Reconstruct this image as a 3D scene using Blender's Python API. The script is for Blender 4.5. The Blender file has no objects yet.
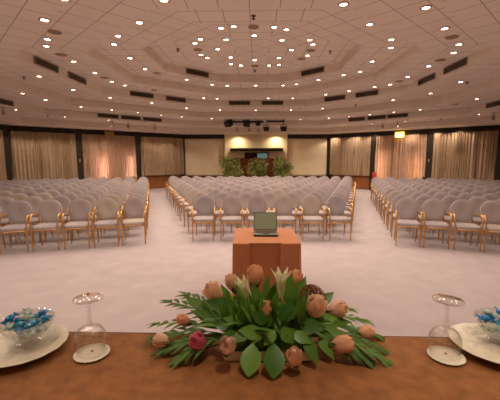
import bpy, bmesh, math, random
from mathutils import Vector, Matrix, Euler
random.seed(7)
R = math.radians
S = bpy.context.scene
COL = S.collection
F = 340.0
PITCH = R(7.2)
CAM = Vector((0, 0, 1.72))

# ------------------------------------------------------------------ helpers
def ray(px, py):
    dx, dz = (px - 250) / F, (200 - py) / F
    c, s = math.cos(PITCH), math.sin(PITCH)
    return Vector((dx, c + s * dz, -s + c * dz))
def on_z(px, py, z):
    d = ray(px, py); return CAM + d * ((z - CAM.z) / d.z)
def on_y(px, py, y):
    d = ray(px, py); return CAM + d * (y / d.y)
def to_px(p):
    v = Vector(p) - CAM
    c, s = math.cos(PITCH), math.sin(PITCH)
    zc = v.y * c - v.z * s; up = v.y * s + v.z * c
    return 250 + F * v.x / zc, 200 - F * up / zc, zc

def link(o, parent=None):
    COL.objects.link(o)
    if parent is not None: o.parent = parent
    return o
def tag(o, label=None, cat=None, group=None, kind=None):
    if label: o['label'] = label
    if cat: o['category'] = cat
    if group: o['group'] = group
    if kind: o['kind'] = kind
    return o
def thing(name, label, cat, loc=(0, 0, 0), rz=0.0, group=None):
    o = bpy.data.objects.new(name, None); o.empty_display_size = .1
    link(o); o.location = loc; o.rotation_euler = (0, 0, rz)
    return tag(o, label, cat, group)
def copy_tree(o, parent=None):
    c = o.copy(); link(c, parent)
    for ch in list(o.children): copy_tree(ch, c)
    return c

class MB:
    """collects shapes into one mesh"""
    def __init__(self): self.v = []; self.f = []; self.m = []; self.uv = {}
    def add(self, vs, fs, mat=0):
        n = len(self.v); self.v += [tuple(v) for v in vs]
        for f in fs: self.f.append(tuple(i + n for i in f)); self.m.append(mat)
        return self
    def box(self, lo, hi, mat=0, M=None):
        (a, b, c), (d, e, g) = lo, hi
        vs = [Vector(p) for p in ((a,b,c),(d,b,c),(d,e,c),(a,e,c),(a,b,g),(d,b,g),(d,e,g),(a,e,g))]
        if M is not None: vs = [M @ v for v in vs]
        return self.add(vs, [(0,3,2,1),(4,5,6,7),(0,1,5,4),(1,2,6,5),(2,3,7,6),(3,0,4,7)], mat)
    def rings(self, rings, closed=True, cap0=True, cap1=True, mat=0):
        n = len(rings[0]); vs = [p for r in rings for p in r]; fs = []
        for i in range(len(rings) - 1):
            for j in range(n if closed else n - 1):
                k = (j + 1) % n
                fs.append((i*n+j, i*n+k, (i+1)*n+k, (i+1)*n+j))
        if cap0: fs.append(tuple(range(n))[::-1])
        if cap1: fs.append(tuple((len(rings)-1)*n + j for j in range(n)))
        return self.add(vs, fs, mat)
    def tube(self, pts, r, n=8, mat=0, closed=False):
        pts = [Vector(p) for p in pts]; m = len(pts)
        rr = r if isinstance(r, (list, tuple)) else [r] * m
        out = []; prev = None
        for i, p in enumerate(pts):
            if closed: t = pts[(i+1) % m] - pts[i-1]
            else: t = pts[min(i+1, m-1)] - pts[max(i-1, 0)]
            t.normalize()
            if prev is None:
                a = Vector((0, 0, 1)) if abs(t.z) < .9 else Vector((1, 0, 0))
                u = t.cross(a).normalized()
            else:
                u = (prev - t * prev.dot(t)).normalized()
            prev = u; w = t.cross(u)
            out.append([p + (u * math.cos(2*math.pi*k/n) + w * math.sin(2*math.pi*k/n)) * rr[i] for k in range(n)])
        if closed:
            out.append(out[0]); return self.rings(out, True, False, False, mat)
        return self.rings(out, True, True, True, mat)
    def lathe(self, prof, n=24, c=(0, 0, 0), mat=0, cap0=False, cap1=False, fn=None):
        c = Vector(c); rs = []
        for (r, z) in prof:
            rg = []
            for k in range(n):
                a = 2*math.pi*k/n; q = r * (fn(a, r, z) if fn else 1)
                rg.append(c + Vector((q*math.cos(a), q*math.sin(a), z)))
            rs.append(rg)
        return self.rings(rs, True, cap0, cap1, mat)
    def mesh(self, name, smooth=True, angle=40):
        me = bpy.data.meshes.new(name)
        me.from_pydata(self.v, [], self.f); me.update()
        for i, p in enumerate(me.polygons): p.material_index = self.m[i]
        if smooth:
            bm = bmesh.new(); bm.from_mesh(me)
            bmesh.ops.recalc_face_normals(bm, faces=bm.faces)
            lim = R(angle)
            for e in bm.edges:
                if len(e.link_faces) == 2 and e.calc_face_angle(0) > lim: e.smooth = False
            for f in bm.faces: f.smooth = True
            bm.to_mesh(me); bm.free()
        return me
    def build(self, name, mat, parent=None, smooth=True, angle=40):
        me = self.mesh(name, smooth, angle)
        for m in (mat if isinstance(mat, (list, tuple)) else [mat]): me.materials.append(m)
        return link(bpy.data.objects.new(name, me), parent)

# ------------------------------------------------------------------ materials
def mat(name, col, rough=.6, metal=0.0, noise=None, bump=None, rnd=None, spec=.3, trans=0, ior=1.45, emit=None, sheen=0, transl=0):
    m = bpy.data.materials.new(name); m.use_nodes = True
    nt = m.node_tree; b = nt.nodes['Principled BSDF']
    b.inputs['Base Color'].default_value = (*col, 1)
    b.inputs['Roughness'].default_value = rough
    b.inputs['Metallic'].default_value = metal
    b.inputs['Specular IOR Level'].default_value = spec
    if trans: b.inputs['Transmission Weight'].default_value = trans; b.inputs['IOR'].default_value = ior
    if sheen: b.inputs['Sheen Weight'].default_value = sheen
    src = None
    tc = nt.nodes.new('ShaderNodeTexCoord')
    if noise:
        sc, amt, det = noise
        n = nt.nodes.new('ShaderNodeTexNoise'); n.inputs['Scale'].default_value = sc; n.inputs['Detail'].default_value = det
        nt.links.new(tc.outputs['Object'], n.inputs['Vector'])
        r = nt.nodes.new('ShaderNodeValToRGB')
        r.color_ramp.elements[0].position = .3; r.color_ramp.elements[1].position = .7
        r.color_ramp.elements[0].color = (*[c * (1 - amt) for c in col], 1)
        r.color_ramp.elements[1].color = (*[min(1, c * (1 + amt)) for c in col], 1)
        nt.links.new(n.outputs['Fac'], r.inputs['Fac']); src = r.outputs['Color']
    if rnd:
        oi = nt.nodes.new('ShaderNodeObjectInfo'); rp = nt.nodes.new('ShaderNodeValToRGB')
        rp.color_ramp.interpolation = 'LINEAR'
        rp.color_ramp.elements[0].color = (*rnd[0], 1); rp.color_ramp.elements[1].color = (*rnd[-1], 1)
        for i, c in enumerate(rnd[1:-1]):
            e = rp.color_ramp.elements.new((i + 1) / (len(rnd) - 1)); e.color = (*c, 1)
        nt.links.new(oi.outputs['Random'], rp.inputs['Fac'])
        src = rp.outputs['Color']
    if src: nt.links.new(src, b.inputs['Base Color'])
    if bump:
        sc, st, dist = bump
        n = nt.nodes.new('ShaderNodeTexNoise'); n.inputs['Scale'].default_value = sc; n.inputs['Detail'].default_value = 3
        nt.links.new(tc.outputs['Object'], n.inputs['Vector'])
        bp = nt.nodes.new('ShaderNodeBump'); bp.inputs['Strength'].default_value = st; bp.inputs['Distance'].default_value = dist
        nt.links.new(n.outputs['Fac'], bp.inputs['Height']); nt.links.new(bp.outputs['Normal'], b.inputs['Normal'])
    if emit:
        b.inputs['Emission Color'].default_value = (*emit[0], 1); b.inputs['Emission Strength'].default_value = emit[1]
    if transl:
        t = nt.nodes.new('ShaderNodeBsdfTranslucent'); mx = nt.nodes.new('ShaderNodeMixShader'); mx.inputs[0].default_value = transl
        if src: nt.links.new(src, t.inputs['Color'])
        else: t.inputs['Color'].default_value = (*col, 1)
        out = nt.nodes['Material Output']
        nt.links.new(b.outputs[0], mx.inputs[1]); nt.links.new(t.outputs[0], mx.inputs[2]); nt.links.new(mx.outputs[0], out.inputs['Surface'])
    return m

def stripes(m, scale, amt, axis='X'):
    """fine woven stripe multiplied on the base colour"""
    nt = m.node_tree; b = nt.nodes['Principled BSDF']
    tc = nt.nodes.new('ShaderNodeTexCoord'); w = nt.nodes.new('ShaderNodeTexWave'); w.bands_direction = axis
    w.inputs['Scale'].default_value = scale
    nt.links.new(tc.outputs['Object'], w.inputs['Vector'])
    mx = nt.nodes.new('ShaderNodeMix'); mx.data_type = 'RGBA'; mx.blend_type = 'MULTIPLY'
    rp = nt.nodes.new('ShaderNodeMapRange'); rp.inputs['To Min'].default_value = 1 - amt; rp.inputs['To Max'].default_value = 1
    nt.links.new(w.outputs['Fac'], rp.inputs['Value'])
    mx.inputs[0].default_value = 1
    if b.inputs['Base Color'].is_linked: nt.links.new(b.inputs['Base Color'].links[0].from_socket, mx.inputs[6])
    else: mx.inputs[6].default_value = b.inputs['Base Color'].default_value
    nt.links.new(rp.outputs['Result'], mx.inputs[7])
    nt.links.new(mx.outputs[2], b.inputs['Base Color'])
    return m

M = {}
M['fabric'] = stripes(mat('chair_fabric', (0.419,0.346,0.348), .9, rnd=[(0.384,0.318,0.326),(0.402,0.329,0.321),(0.419,0.346,0.332),(0.390,0.312,0.310),(0.361,0.307,0.321),(0.466,0.379,0.321),(0.419,0.346,0.326),(0.402,0.335,0.338)], bump=(160,.15,.002), sheen=.3), 18, .14)
M['piping'] = mat('chair_piping', (.42,.37,.36), .8)
M['gold'] = mat('gold_paint', (.56,.30,.105), .34, metal=.7, spec=.5)
M['carpet'] = mat('carpet', (.435,.362,.358), .97, noise=(3.5,.06,8), bump=(260,.35,.004), spec=.1)
M['tile'] = None
M['riser'] = mat('ceiling_riser', (.79,.69,.605), .9, noise=(2.5,.03,3), spec=.1)
M['dark'] = mat('dark_bronze', (.030,.022,.014), .5)
M['fascia'] = mat('dark_fascia', (.034,.022,.017), .55)
M['cream'] = mat('cream_wall', (.84,.70,.48), .85, noise=(3,.03,2))
M['panel'] = mat('cream_panel', (.90,.76,.52), .8, noise=(2,.03,2))
M['mahog'] = mat('mahogany', (.20,.060,.022), .4, noise=(4,.25,5))
M['oak'] = mat('oak_panel', (.36,.135,.042), .45, noise=(5,.18,5))
M['curtain'] = mat('curtain_cloth', (.53,.375,.24), .9, noise=(2.2,.10,3), transl=.12)
M['curtain_b'] = mat('curtain_pink', (.60,.41,.28), .9, noise=(2.2,.10,3), transl=.25)
M['vent'] = mat('vent_slats', (.14,.095,.065), .6)
M['ventframe'] = mat('vent_frame', (.30,.23,.18), .6)
M['trim'] = mat('downlight_trim', (.45,.20,.12), .4)
M['lamp'] = mat('downlight_lamp', (1,1,1), .5, emit=((1,.86,.66), 14))
M['copper'] = mat('copper_cloth', (.27,.105,.031), .8, noise=(26,.24,5), bump=(55,.25,.004), sheen=.15, spec=.15)
M['copper2'] = mat('terracotta_cloth', (.46,.175,.072), .8, noise=(10,.06,4), bump=(40,.15,.003), sheen=.15, spec=.15)
M['black'] = mat('black_metal', (.012,.011,.011), .45)
M['lens'] = mat('lens', (.03,.015,.012), .3, spec=.4)
M['white'] = mat('cream_plastic', (.36,.31,.23), .4)
M['speaker'] = mat('speaker_grille', (.32,.25,.20), .7)
M['chromebrass'] = mat('sprinkler_brass', (.10,.05,.03), .4, metal=.4)
M['red'] = mat('red_paint', (.55,.03,.02), .35)
def thin_glass(name='clear_glass', base=.06, edge=.85):
    m = bpy.data.materials.new(name); m.use_nodes = True; nt = m.node_tree; nt.nodes.clear()
    out = nt.nodes.new('ShaderNodeOutputMaterial'); mx = nt.nodes.new('ShaderNodeMixShader'); tr = nt.nodes.new('ShaderNodeBsdfTransparent'); gl = nt.nodes.new('ShaderNodeBsdfGlossy')
    tr.inputs[0].default_value = (.965,.96,.945,1); gl.inputs['Roughness'].default_value = .04; gl.inputs[0].default_value = (1,1,1,1)
    lw = nt.nodes.new('ShaderNodeLayerWeight'); lw.inputs['Blend'].default_value = .5
    pw = nt.nodes.new('ShaderNodeMath'); pw.operation = 'POWER'; pw.inputs[1].default_value = 3.5; fr = nt.nodes.new('ShaderNodeMath'); fr.operation = 'MULTIPLY_ADD'; fr.inputs[1].default_value = edge; fr.inputs[2].default_value = base
    nt.links.new(lw.outputs['Facing'], pw.inputs[0]); nt.links.new(pw.outputs[0], fr.inputs[0]); nt.links.new(fr.outputs[0], mx.inputs[0]); nt.links.new(tr.outputs[0], mx.inputs[1]); nt.links.new(gl.outputs[0], mx.inputs[2]); nt.links.new(mx.outputs[0], out.inputs['Surface'])
    return m
M['glass'] = thin_glass(); M['cutglass'] = thin_glass('cut_glass', .16, .8)
M['china'] = mat('cream_china', (.80,.72,.55), .25, spec=.5, noise=(60,.10,3), bump=(90,.5,.003))
M['doily'] = mat('paper_doily', (.86,.78,.62), .9, bump=(220,.5,.002))
M['ink'] = mat('brown_print', (.22,.09,.03), .8)
M['paleink'] = mat('pale_print', (.68,.56,.40), .8)
M['candy'] = mat('blue_foil', (.01,.20,.50), .25, rnd=[(.01,.16,.45),(.02,.32,.62),(.06,.42,.52),(.02,.25,.6)], spec=.7)
M['candy2'] = mat('pale_foil', (.42,.55,.46), .25, spec=.7)
M['leaf'] = mat('leaf_green', (.055,.15,.018), .38, rnd=[(.045,.135,.015),(.10,.245,.025),(.165,.33,.04),(.07,.19,.02)], spec=.45, transl=.2)
M['leaf2'] = mat('frond_green', (.06,.12,.03), .55, spec=.15, rnd=[(.09,.19,.04),(.14,.25,.055),(.08,.16,.035)], transl=.15)
M['ficus'] = mat('ficus_leaf', (.32,.34,.10), .55, noise=None, transl=.25)
M['darkleaf'] = mat('dark_leaf', (.02,.04,.012), .6)
M['stem'] = mat('stem_green', (.08,.14,.03), .6)
M['bark'] = mat('bark', (.12,.07,.04), .8)
M['pot'] = mat('terracotta_pot', (.30,.12,.06), .7)
M['peach'] = mat('peach_petal', (.96,.66,.45), .6, noise=(30,.08,3), transl=.4)
M['peach2'] = mat('deep_peach_petal', (.96,.57,.34), .6, noise=(30,.08,3), transl=.4)
M['blush'] = mat('blush_petal', (.94,.62,.50), .6, noise=(24,.25,3), transl=.4)
M['pink'] = mat('pink_petal', (.80,.22,.28), .6, noise=(24,.2,3), transl=.4)
M['lily'] = mat('lily_petal', (.90,.88,.56), .55, noise=(25,.1,3), transl=.3)
M['twig'] = mat('twig_ball', (.20,.075,.03), .8)
M['trough'] = mat('ivory_trough', (.92,.87,.72), .5)
M['lapgrey'] = mat('laptop_grey', (.20,.185,.16), .45, spec=.4)
M['lapdark'] = mat('laptop_dark', (.03,.027,.025), .4)
M['lapkeys'] = mat('laptop_keys', (.10,.10,.09), .5)
M['screen'] = mat('laptop_screen', (.06,.055,.035), .3, emit=((.42,.345,.175), .30))
M['brown_glass'] = mat('dark_window', (.06,.012,.010), .2)
M['teal_glass'] = mat('teal_window', (.16,.30,.28), .2, emit=((.22,.40,.36), .28))
M['signon'] = mat('sign_lit', (.9,.7,.2), .5, emit=((1,.62,.10), 3.2))
M['signhot'] = mat('sign_bulb', (1,.9,.6), .5, emit=((1,.86,.45), 7))
M['signoff'] = mat('sign_unlit', (.38,.26,.07), .5)
M['signtext'] = mat('sign_text', (.36,.06,.03), .6)
M['winglow'] = mat('window_daylight', (1,.8,.72), .5, emit=((1,.72,.70), 30))
M['winpane'] = mat('window_dim', (.5,.4,.32), .5, emit=((1,.66,.46), 6.5))

def tile_material():
    m = mat('ceiling_tile', (.84,.735,.66), .92, spec=.1)
    nt = m.node_tree; b = nt.nodes['Principled BSDF']
    uv = nt.nodes.new('ShaderNodeUVMap'); uv.uv_map = 'tiles'
    br = nt.nodes.new('ShaderNodeTexBrick'); br.offset = 0; br.squash = 1
    br.inputs['Color1'].default_value = (.84,.735,.66,1); br.inputs['Color2'].default_value = (.81,.705,.63,1)
    br.inputs['Mortar'].default_value = (.50,.40,.34,1)
    br.inputs['Scale'].default_value = 1; br.inputs['Mortar Size'].default_value = .010
    br.inputs['Mortar Smooth'].default_value = .3
    br.inputs['Brick Width'].default_value = .46; br.inputs['Row Height'].default_value = .46
    nt.links.new(uv.outputs['UV'], br.inputs['Vector']); nt.links.new(br.outputs['Color'], b.inputs['Base Color'])
    return m
M['tile'] = tile_material()

# ------------------------------------------------------------------ the hall: an octagon
HC = Vector((.13, 9.58)); AP = 10.42; YAW = -1.3
T22 = math.tan(R(22.5))
NT = 7
RAD = [2.5, 3.6, 4.8, 6.2, 7.6, 9.0, AP + .05]
ZT = [1.72 + 2.69 - .234 * k for k in range(7)]
CT = [Vector((.05 + .012 * k, y)) for k, y in enumerate((9.15, 9.05, 9.05, 9.15, 9.25, 9.38, 9.58))]
ZC = ZT[6]
def corner(c, r, j):      # corner between side j and j+1; side j has outward normal at 90-45j degrees
    a = R(90 + YAW - 45 * j - 22.5); q = r / math.cos(R(22.5))
    return Vector((c.x + q * math.cos(a), c.y + q * math.sin(a)))
def side(c, r, j):        # (left end, right end, normal) seen from inside
    a = R(90 + YAW - 45 * j)
    return corner(c, r, j - 1), corner(c, r, j), Vector((math.cos(a), math.sin(a)))

# ceiling: stepped octagonal rings of tiles
def make_ceiling():
    me = bpy.data.meshes.new('ceiling'); bm = bmesh.new(); uvl = bm.loops.layers.uv.new('tiles')
    def quad(pts, mi, uvs=None):
        f = bm.faces.new([bm.verts.new(p) for p in pts]); f.material_index = mi
        for l, q in zip(f.loops, uvs or [(0, 0)] * len(pts)): l[uvl].uv = q
    for k in range(7):
        z = ZT[k]
        for j in range(8):
            a, b, n = side(CT[k], RAD[k], j); t = (b - a).normalized(); mid = (a + b) / 2
            if k == 0:
                pts = [a, b, CT[0]]
            else:
                c, d, _ = side(CT[k-1], RAD[k-1], j); pts = [a, b, d, c]
            base = (RAD[k-1] if k else 0)
            uv = [((p - mid).dot(t) + 46.0, (p - CT[k]).dot(n) - base + .02) for p in pts]
            quad([(p.x, p.y, z) for p in pts], 0, uv)
            if k < 6:
                quad([(a.x, a.y, z), (b.x, b.y, z), (b.x, b.y, ZT[k+1]), (a.x, a.y, ZT[k+1])], 1)
    bm.to_mesh(me); bm.free()
    me.materials.append(M['tile']); me.materials.append(M['riser'])
    o = link(bpy.data.objects.new('ceiling', me)); tag(o, kind='structure')
make_ceiling()
b = MB(); b.add([(*corner(HC, AP + .3, j), 0) for j in range(8)][::-1] + [(*corner(HC, AP + .3, j), -.1) for j in range(8)][::-1],
    [tuple(range(8)), tuple(range(15, 7, -1))] + [(i, 8 + i, 8 + (i + 1) % 8, (i + 1) % 8) for i in range(8)])
tag(b.build('floor', M['carpet'], smooth=False), kind='structure')

SIDES = ['wall_back', 'wall_back_right', 'wall_right', 'wall_front_right', 'wall_front', 'wall_front_left', 'wall_left', 'wall_back_left']
def frame_m(j):           # local x along side (left to right), y outward, z up; origin at the side's left end
    a, c, n = side(HC, AP, j); t = (c - a).normalized()
    return Matrix(((t.x, n.x, 0, a.x), (t.y, n.y, 0, a.y), (0, 0, 1, 0), (0, 0, 0, 1))), (c - a).length
for j, nm in enumerate(SIDES):
    m4, L = frame_m(j); w = MB(); w.box((-.1, 0, 0), (L + .1, .15, ZC + .02), M=m4)
    tag(w.build(nm, M['cream'], smooth=False), kind='structure')

# fascia under the ceiling, columns, wainscot
tn = [0]
def trim(mb, m, smooth=False):
    tn[0] += 1
    return tag(mb.build('trim_%d' % tn[0], m, smooth=smooth), kind='structure')
COLS = {1: (2.72, 5.44, 8.14), 7: (2.877, 5.754)}
def bx(x): return x - side(HC, AP, 0)[0].x
def column(j, u, w=.26, d=.30):
    m4, L = frame_m(j); c = MB(); c.box((u - w/2, -d, 0), (u + w/2, .0, ZC), M=m4); trim(c, M['dark'])
for j in range(8):
    m4, L = frame_m(j)
    if j == 0:
        for a, c in ((0, .395), (.39, 1)):
            pass
        fz = MB(); fz.box((0, -.22, ZC - .22), (bx(-1.4), 0, ZC), M=m4); trim(fz, M['fascia'])
        fz = MB(); fz.box((bx(2.1), -.22, ZC - .22), (L, 0, ZC), M=m4); trim(fz, M['fascia'])
    else:
        fz = MB(); fz.box((0, -.24, ZC - .23), (L, 0, ZC), M=m4); trim(fz, M['fascia'])
    column(j, 0, .34, .26 if j < 2 else .50)
    if j != 0:
        for u in COLS.get(j, (L / 3, 2 * L / 3)): column(j, u)

def wood_wainscot(j, u0, u1, h=.70, m='oak'):
    m4, L = frame_m(j); w = MB(); w.box((u0, -.12, 0), (u1, 0, h), M=m4)
    n = max(1, round((u1 - u0) / 1.1))
    for i in range(n):
        a = u0 + (u1 - u0) * i / n + .02; c = u0 + (u1 - u0) * (i + 1) / n - .02
        w.box((a, -.14, .06), (c, -.12, h - .05), M=m4)
    w.box((u0, -.17, h - .03), (u1, 0, h), M=m4)
    trim(w, M[m])

# curtains: pleated cloth on a rail, one per bay
def curtain(j, u0, u1, z0, z1, label, group, mname, off=.34, seed=0, parted=None):
    rng = random.Random(seed); m4, L = frame_m(j)
    root = thing('curtain', label, 'curtain', tuple(m4 @ Vector(((u0 + u1) / 2, -off, 0))), 0, group)
    inv = Matrix.Translation(root.location).inverted()
    halves = [(u0, (u0 + u1) / 2 + .02), ((u0 + u1) / 2 - .02, u1)]
    for h, (a, c) in enumerate(halves):
        nu = int((c - a) / .016); cols = []
        ph = 0; off_h = .012 * h
        amp = .05; lam = .15
        for i in range(nu + 1):
            u = a + (c - a) * i / nu
            ph += .016 / lam * 2 * math.pi
            if i % 9 == 0: lam = rng.uniform(.08, .17); amp = rng.uniform(.03, .06)
            cols.append((u, ph, amp))
        nz = 8; mb = MB(); vs = []; fs = []
        for i, (u, p, am) in enumerate(cols):
            for q in range(nz + 1):
                v = q / nz; z = z1 + (z0 - z1) * v
                k = .75 + .45 * v
                y = -off + off_h + am * k * math.sin(p + .25 * math.sin(3 * v + u * 5))
                vs.append(inv @ (m4 @ Vector((u + .012 * math.sin(2 * p + v), y, z))))
        for i in range(nu):
            for q in range(nz):
                fs.append((i*(nz+1)+q, (i+1)*(nz+1)+q, (i+1)*(nz+1)+q+1, i*(nz+1)+q+1))
        mb.add(vs, fs); mb.build('curtain_panel', M[mname], root, angle=180)
    rl = MB(); rl.box((u0 - .02, -off - .03, z1 - .01), (u1 + .02, -off + .03, z1 + .05), M=inv @ m4); rl.build('rail', M['fascia'], root, smooth=False)
    return root
L3 = frame_m(1)[1] / 3
zc1 = ZC - .22
LAB = {
 (7, 2): ('brown pleated curtain above the wood wainscot next to the wide cream panel, unlit-exit-sign side', .74, 'curtain'),
 (7, 1): ('pleated curtain with two bright pink glows behind it, under the unlit exit sign', .03, 'curtain_b'),
 (7, 0): ('brown pleated curtain between dark columns, beyond the curtain with two pink glows', .03, 'curtain'),
 (1, 0): ('brown pleated curtain above the wood wainscot, next to the bay with the lit exit sign', .74, 'curtain'),
 (1, 1): ('glowing peach pleated curtain hanging directly under the lit yellow exit sign', .03, 'curtain_b'),
 (1, 2): ('brown pleated curtain between dark columns, one bay past the lit yellow exit sign', .03, 'curtain'),
}
def bay(j, k): return 2.72 if j == 1 else L3
for (j, k), (lb, z0, mn) in LAB.items():
    L3_ = bay(j, k)
    curtain(j, k * L3_ + (.26 if (j, k) == (7, 0) else .15), (k + 1) * L3_ - .15, z0, zc1, lb, 'pleated curtains between the columns', mn, seed=j * 10 + k)
    if z0 > .1: wood_wainscot(j, k * L3_ + .13, (k + 1) * L3_ - .13)
for j, lb in ((6, 'pleated curtain at the wall beside the outer seats, past the corner column, unlit-exit-sign side'), (2, 'pleated curtain at the wall beside the outer seats, past the corner column, lit-exit-sign side')):
    k = 2 if j == 6 else 0
    curtain(j, k * L3 + .15, (k + 1) * L3 - .15, .03, zc1, lb, 'pleated curtains between the columns', 'curtain', seed=j)

# windows behind the glowing curtains (daylight)
wn = [0]
def window(j, u0, u1, z0, z1, m):
    wn[0] += 1; m4, L = frame_m(j); w = MB()
    w.box((u0, -.03, z0), (u1, -.01, z1), M=m4)
    for a in (u0 - .04, u1): w.box((a, -.06, z0 - .04), (a + .04, 0, z1 + .04), 1, M=m4)
    for a in (z0 - .04, z1): w.box((u0, -.06, a), (u1, 0, a + .04), 1, M=m4)
    tag(w.build('window_%d' % wn[0], [M[m], M['dark']], smooth=False), kind='structure')
window(7, L3 + .95, L3 + 1.10, .65, 1.75, 'winglow')
window(7, L3 + 2.42, L3 + 2.54, .65, 1.7, 'winglow')
window(1, 2.92, 3.36, .4, 1.9, 'winpane')
window(1, 4.62, 5.08, .4, 1.75, 'winpane')

# back wall: cream panels, proud centre, dark beam, projection window, wood screen
m0, L0 = frame_m(0)
for a, c, lb in ((-3.93, -1.52, 1), (2.2, 4.6, 2)):
    p = MB(); p.box((bx(a), -.10, .66), (bx(c), 0, ZC - .24), M=m0)
    p.box((bx(a) + .05, -.115, .72), (bx(c) - .05, -.10, ZC - .30), M=m0); trim(p, M['panel'])
    wood_wainscot(0, bx(a) - .02, bx(c) + .02, .64, 'mahog')
p = MB(); p.box((bx(-1.45), -.30, 0), (bx(2.14), 0, ZC), M=m0); trim(p, M['cream'])
p = MB(); p.box((bx(-1.10), -.62, 2.05), (bx(1.88), -.30, 2.22), M=m0); trim(p, M['dark'])
wn[0] += 1
p = MB(); x0, x1, z0, z1 = bx(-.30), bx(1.06), 1.50, 1.98
p.box((x0, -.36, z0), (x1, -.30, z0 + .05), 2, M=m0); p.box((x0, -.36, z1 - .05), (x1, -.30, z1), 2, M=m0)
p.box((x0, -.36, z0), (x0 + .06, -.30, z1), 2, M=m0); p.box((x1 - .06, -.36, z0), (x1, -.30, z1), 2, M=m0)
xm = x0 + (x1 - x0) * .52
p.box((x0 + .06, -.32, z0 + .05), (xm, -.31, z1 - .05), 0, M=m0); p.box((xm, -.32, z0 + .05), (x1 - .06, -.31, z1 - .05), 1, M=m0)
p.box((xm - .02, -.34, z0 + .05), (xm + .02, -.31, z1 - .05), 2, M=m0)
tag(p.build('window_%d' % wn[0], [M['brown_glass'], M['teal_glass'], M['dark']], smooth=False), kind='structure')

scr = thing('wooden_screen', 'tall mahogany wooden screen standing behind the three leafy plants', 'screen', (.40, 19.05, 0))
for i in range(3):
    p = MB(); p.box((-1.5 + i * 1.0 + .01, -.03, 0), (-1.5 + (i + 1) * 1.0 - .01, .03, 1.62)); p.box((-1.5 + i * 1.0 + .12, -.045, .15), (-1.5 + (i + 1) * 1.0 - .12, -.03, 1.48))
    p.build('screen_panel', M['mahog'], scr, smooth=False)
p = MB(); p.box((-1.53, -.05, 1.62), (1.53, .05, 1.66)); p.build('top_rail', M['mahog'], scr, smooth=False)

# ------------------------------------------------------------------ leafy things
def leaf_geo(mb, base, d, up, length, width, bend=.25, fold=.25, seg=6, matix=0, pt=.45):
    d = Vector(d).normalized(); up = Vector(up); up = (up - d * up.dot(d))
    if up.length < 1e-4: up = Vector((0, 1, 0)) - d * d.y
    up.normalize(); s = d.cross(up); base = Vector(base); rows = []
    for i in range(seg + 1):
        v = i / seg
        w = width * .5 * (math.sin(math.pi * v ** (math.log(.5) / math.log(pt))) ** (.85 if pt == .52 else 1.12) if 0 < v < 1 else .02)
        c = base + d * length * v * (1 - bend * .25 * v) - up * length * bend * v * v
        rows.append((c + s * w + up * w * fold, c, c - s * w + up * w * fold))
    vs = [p for r in rows for p in r]; fs = []
    for i in range(seg):
        a = i * 3
        fs += [(a, a + 1, a + 4, a + 3), (a + 1, a + 2, a + 5, a + 4)]
    return mb.add(vs, fs, matix)

def ficus(px, Y, label, w, z0, z1, seed):
    rng = random.Random(seed); c = on_y(px, 165, Y)
    t = thing('potted_ficus', label, 'plant', (c.x, Y, 0), 0, 'leafy plants before the wooden screen')
    p = MB(); p.lathe([(.0, 0), (.15, 0), (.20, .34), (.22, .34), (.22, .38), (.19, .38), (.18, .33), (0, .33)], 16); p.build('pot', M['pot'], t)
    p = MB()
    for i in range(3): p.tube([(.03 * math.cos(i * 2.1), .03 * math.sin(i * 2.1), .33), (.06 * math.cos(i * 2.1 + 1), .06 * math.sin(i * 2.1), .8), (.15 * math.cos(i * 2.1), .15 * math.sin(i * 2.1), 1.25)], [.022, .016, .008], 6)
    p.build('trunk', M['bark'], t)
    f = MB(); zc = (z0 + z1) / 2; hh = (z1 - z0) / 2
    lumps = [(rng.uniform(-.6, .6), rng.uniform(-.6, .6), rng.uniform(-.65, .7), rng.uniform(.35, .6)) for _ in range(13)]
    for _ in range(1150):
        lx, ly, lz, lr = rng.choice(lumps)
        v = Vector((rng.gauss(0, 1), rng.gauss(0, 1), rng.gauss(0, 1))).normalized() * lr * rng.uniform(.55, 1)
        b = Vector(((lx + v.x) * w, (ly + v.y) * w, zc + (lz + v.z) * hh))
        if b.z < .45: continue
        d = Vector((v.x, v.y, v.z * .6 - .15)) + Vector((rng.uniform(-.6, .6),) * 1 + (rng.uniform(-.6, .6), rng.uniform(-.4, .3)))
        leaf_geo(f, b, d, (rng.uniform(-.5, .5), rng.uniform(-.5, .5), 1), rng.uniform(.12, .19), rng.uniform(.055, .08), .3, .2, 3)
    f.build('foliage', M['ficus'], t)
ficus(231.5, 17.95, 'bushy leafy potted plant before the wooden screen, on the unlit exit sign side', .64, .50, 1.80, 1)
ficus(256.5, 17.95, 'bushy leafy potted plant in the middle of the three before the wooden screen', .54, .55, 1.74, 2)
ficus(281.5, 17.95, 'bushy leafy potted plant before the wooden screen, on the lit exit sign side', .62, .50, 1.74, 3)

def small_plant(px, py, Y, label, seed):
    rng = random.Random(seed); c = on_y(px, py, Y)
    t = thing('small_plant', label, 'plant', (c.x, Y, 0), 0, 'dark plants at the columns')
    p = MB(); p.lathe([(0, 0), (.12, 0), (.15, .3), (.17, .3), (.17, .33), (0, .32)], 14); p.build('pot', M['dark'], t)
    f = MB()
    for _ in range(34):
        a = rng.uniform(0, 6.28); leaf_geo(f, (0, 0, .33), (math.cos(a) * .4, math.sin(a) * .4, 1), (math.cos(a), math.sin(a), .3), rng.uniform(.4, .62), .06, .25, .2, 5)
    f.build('foliage', M['darkleaf'], t)
small_plant(82.5, 174, 14.9, 'small dark plant behind the seats at the column beside the pink-glow curtain', 4)
small_plant(423.5, 175, 14.6, 'small dark plant behind the seats at the column past the lit exit sign', 5)

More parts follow.
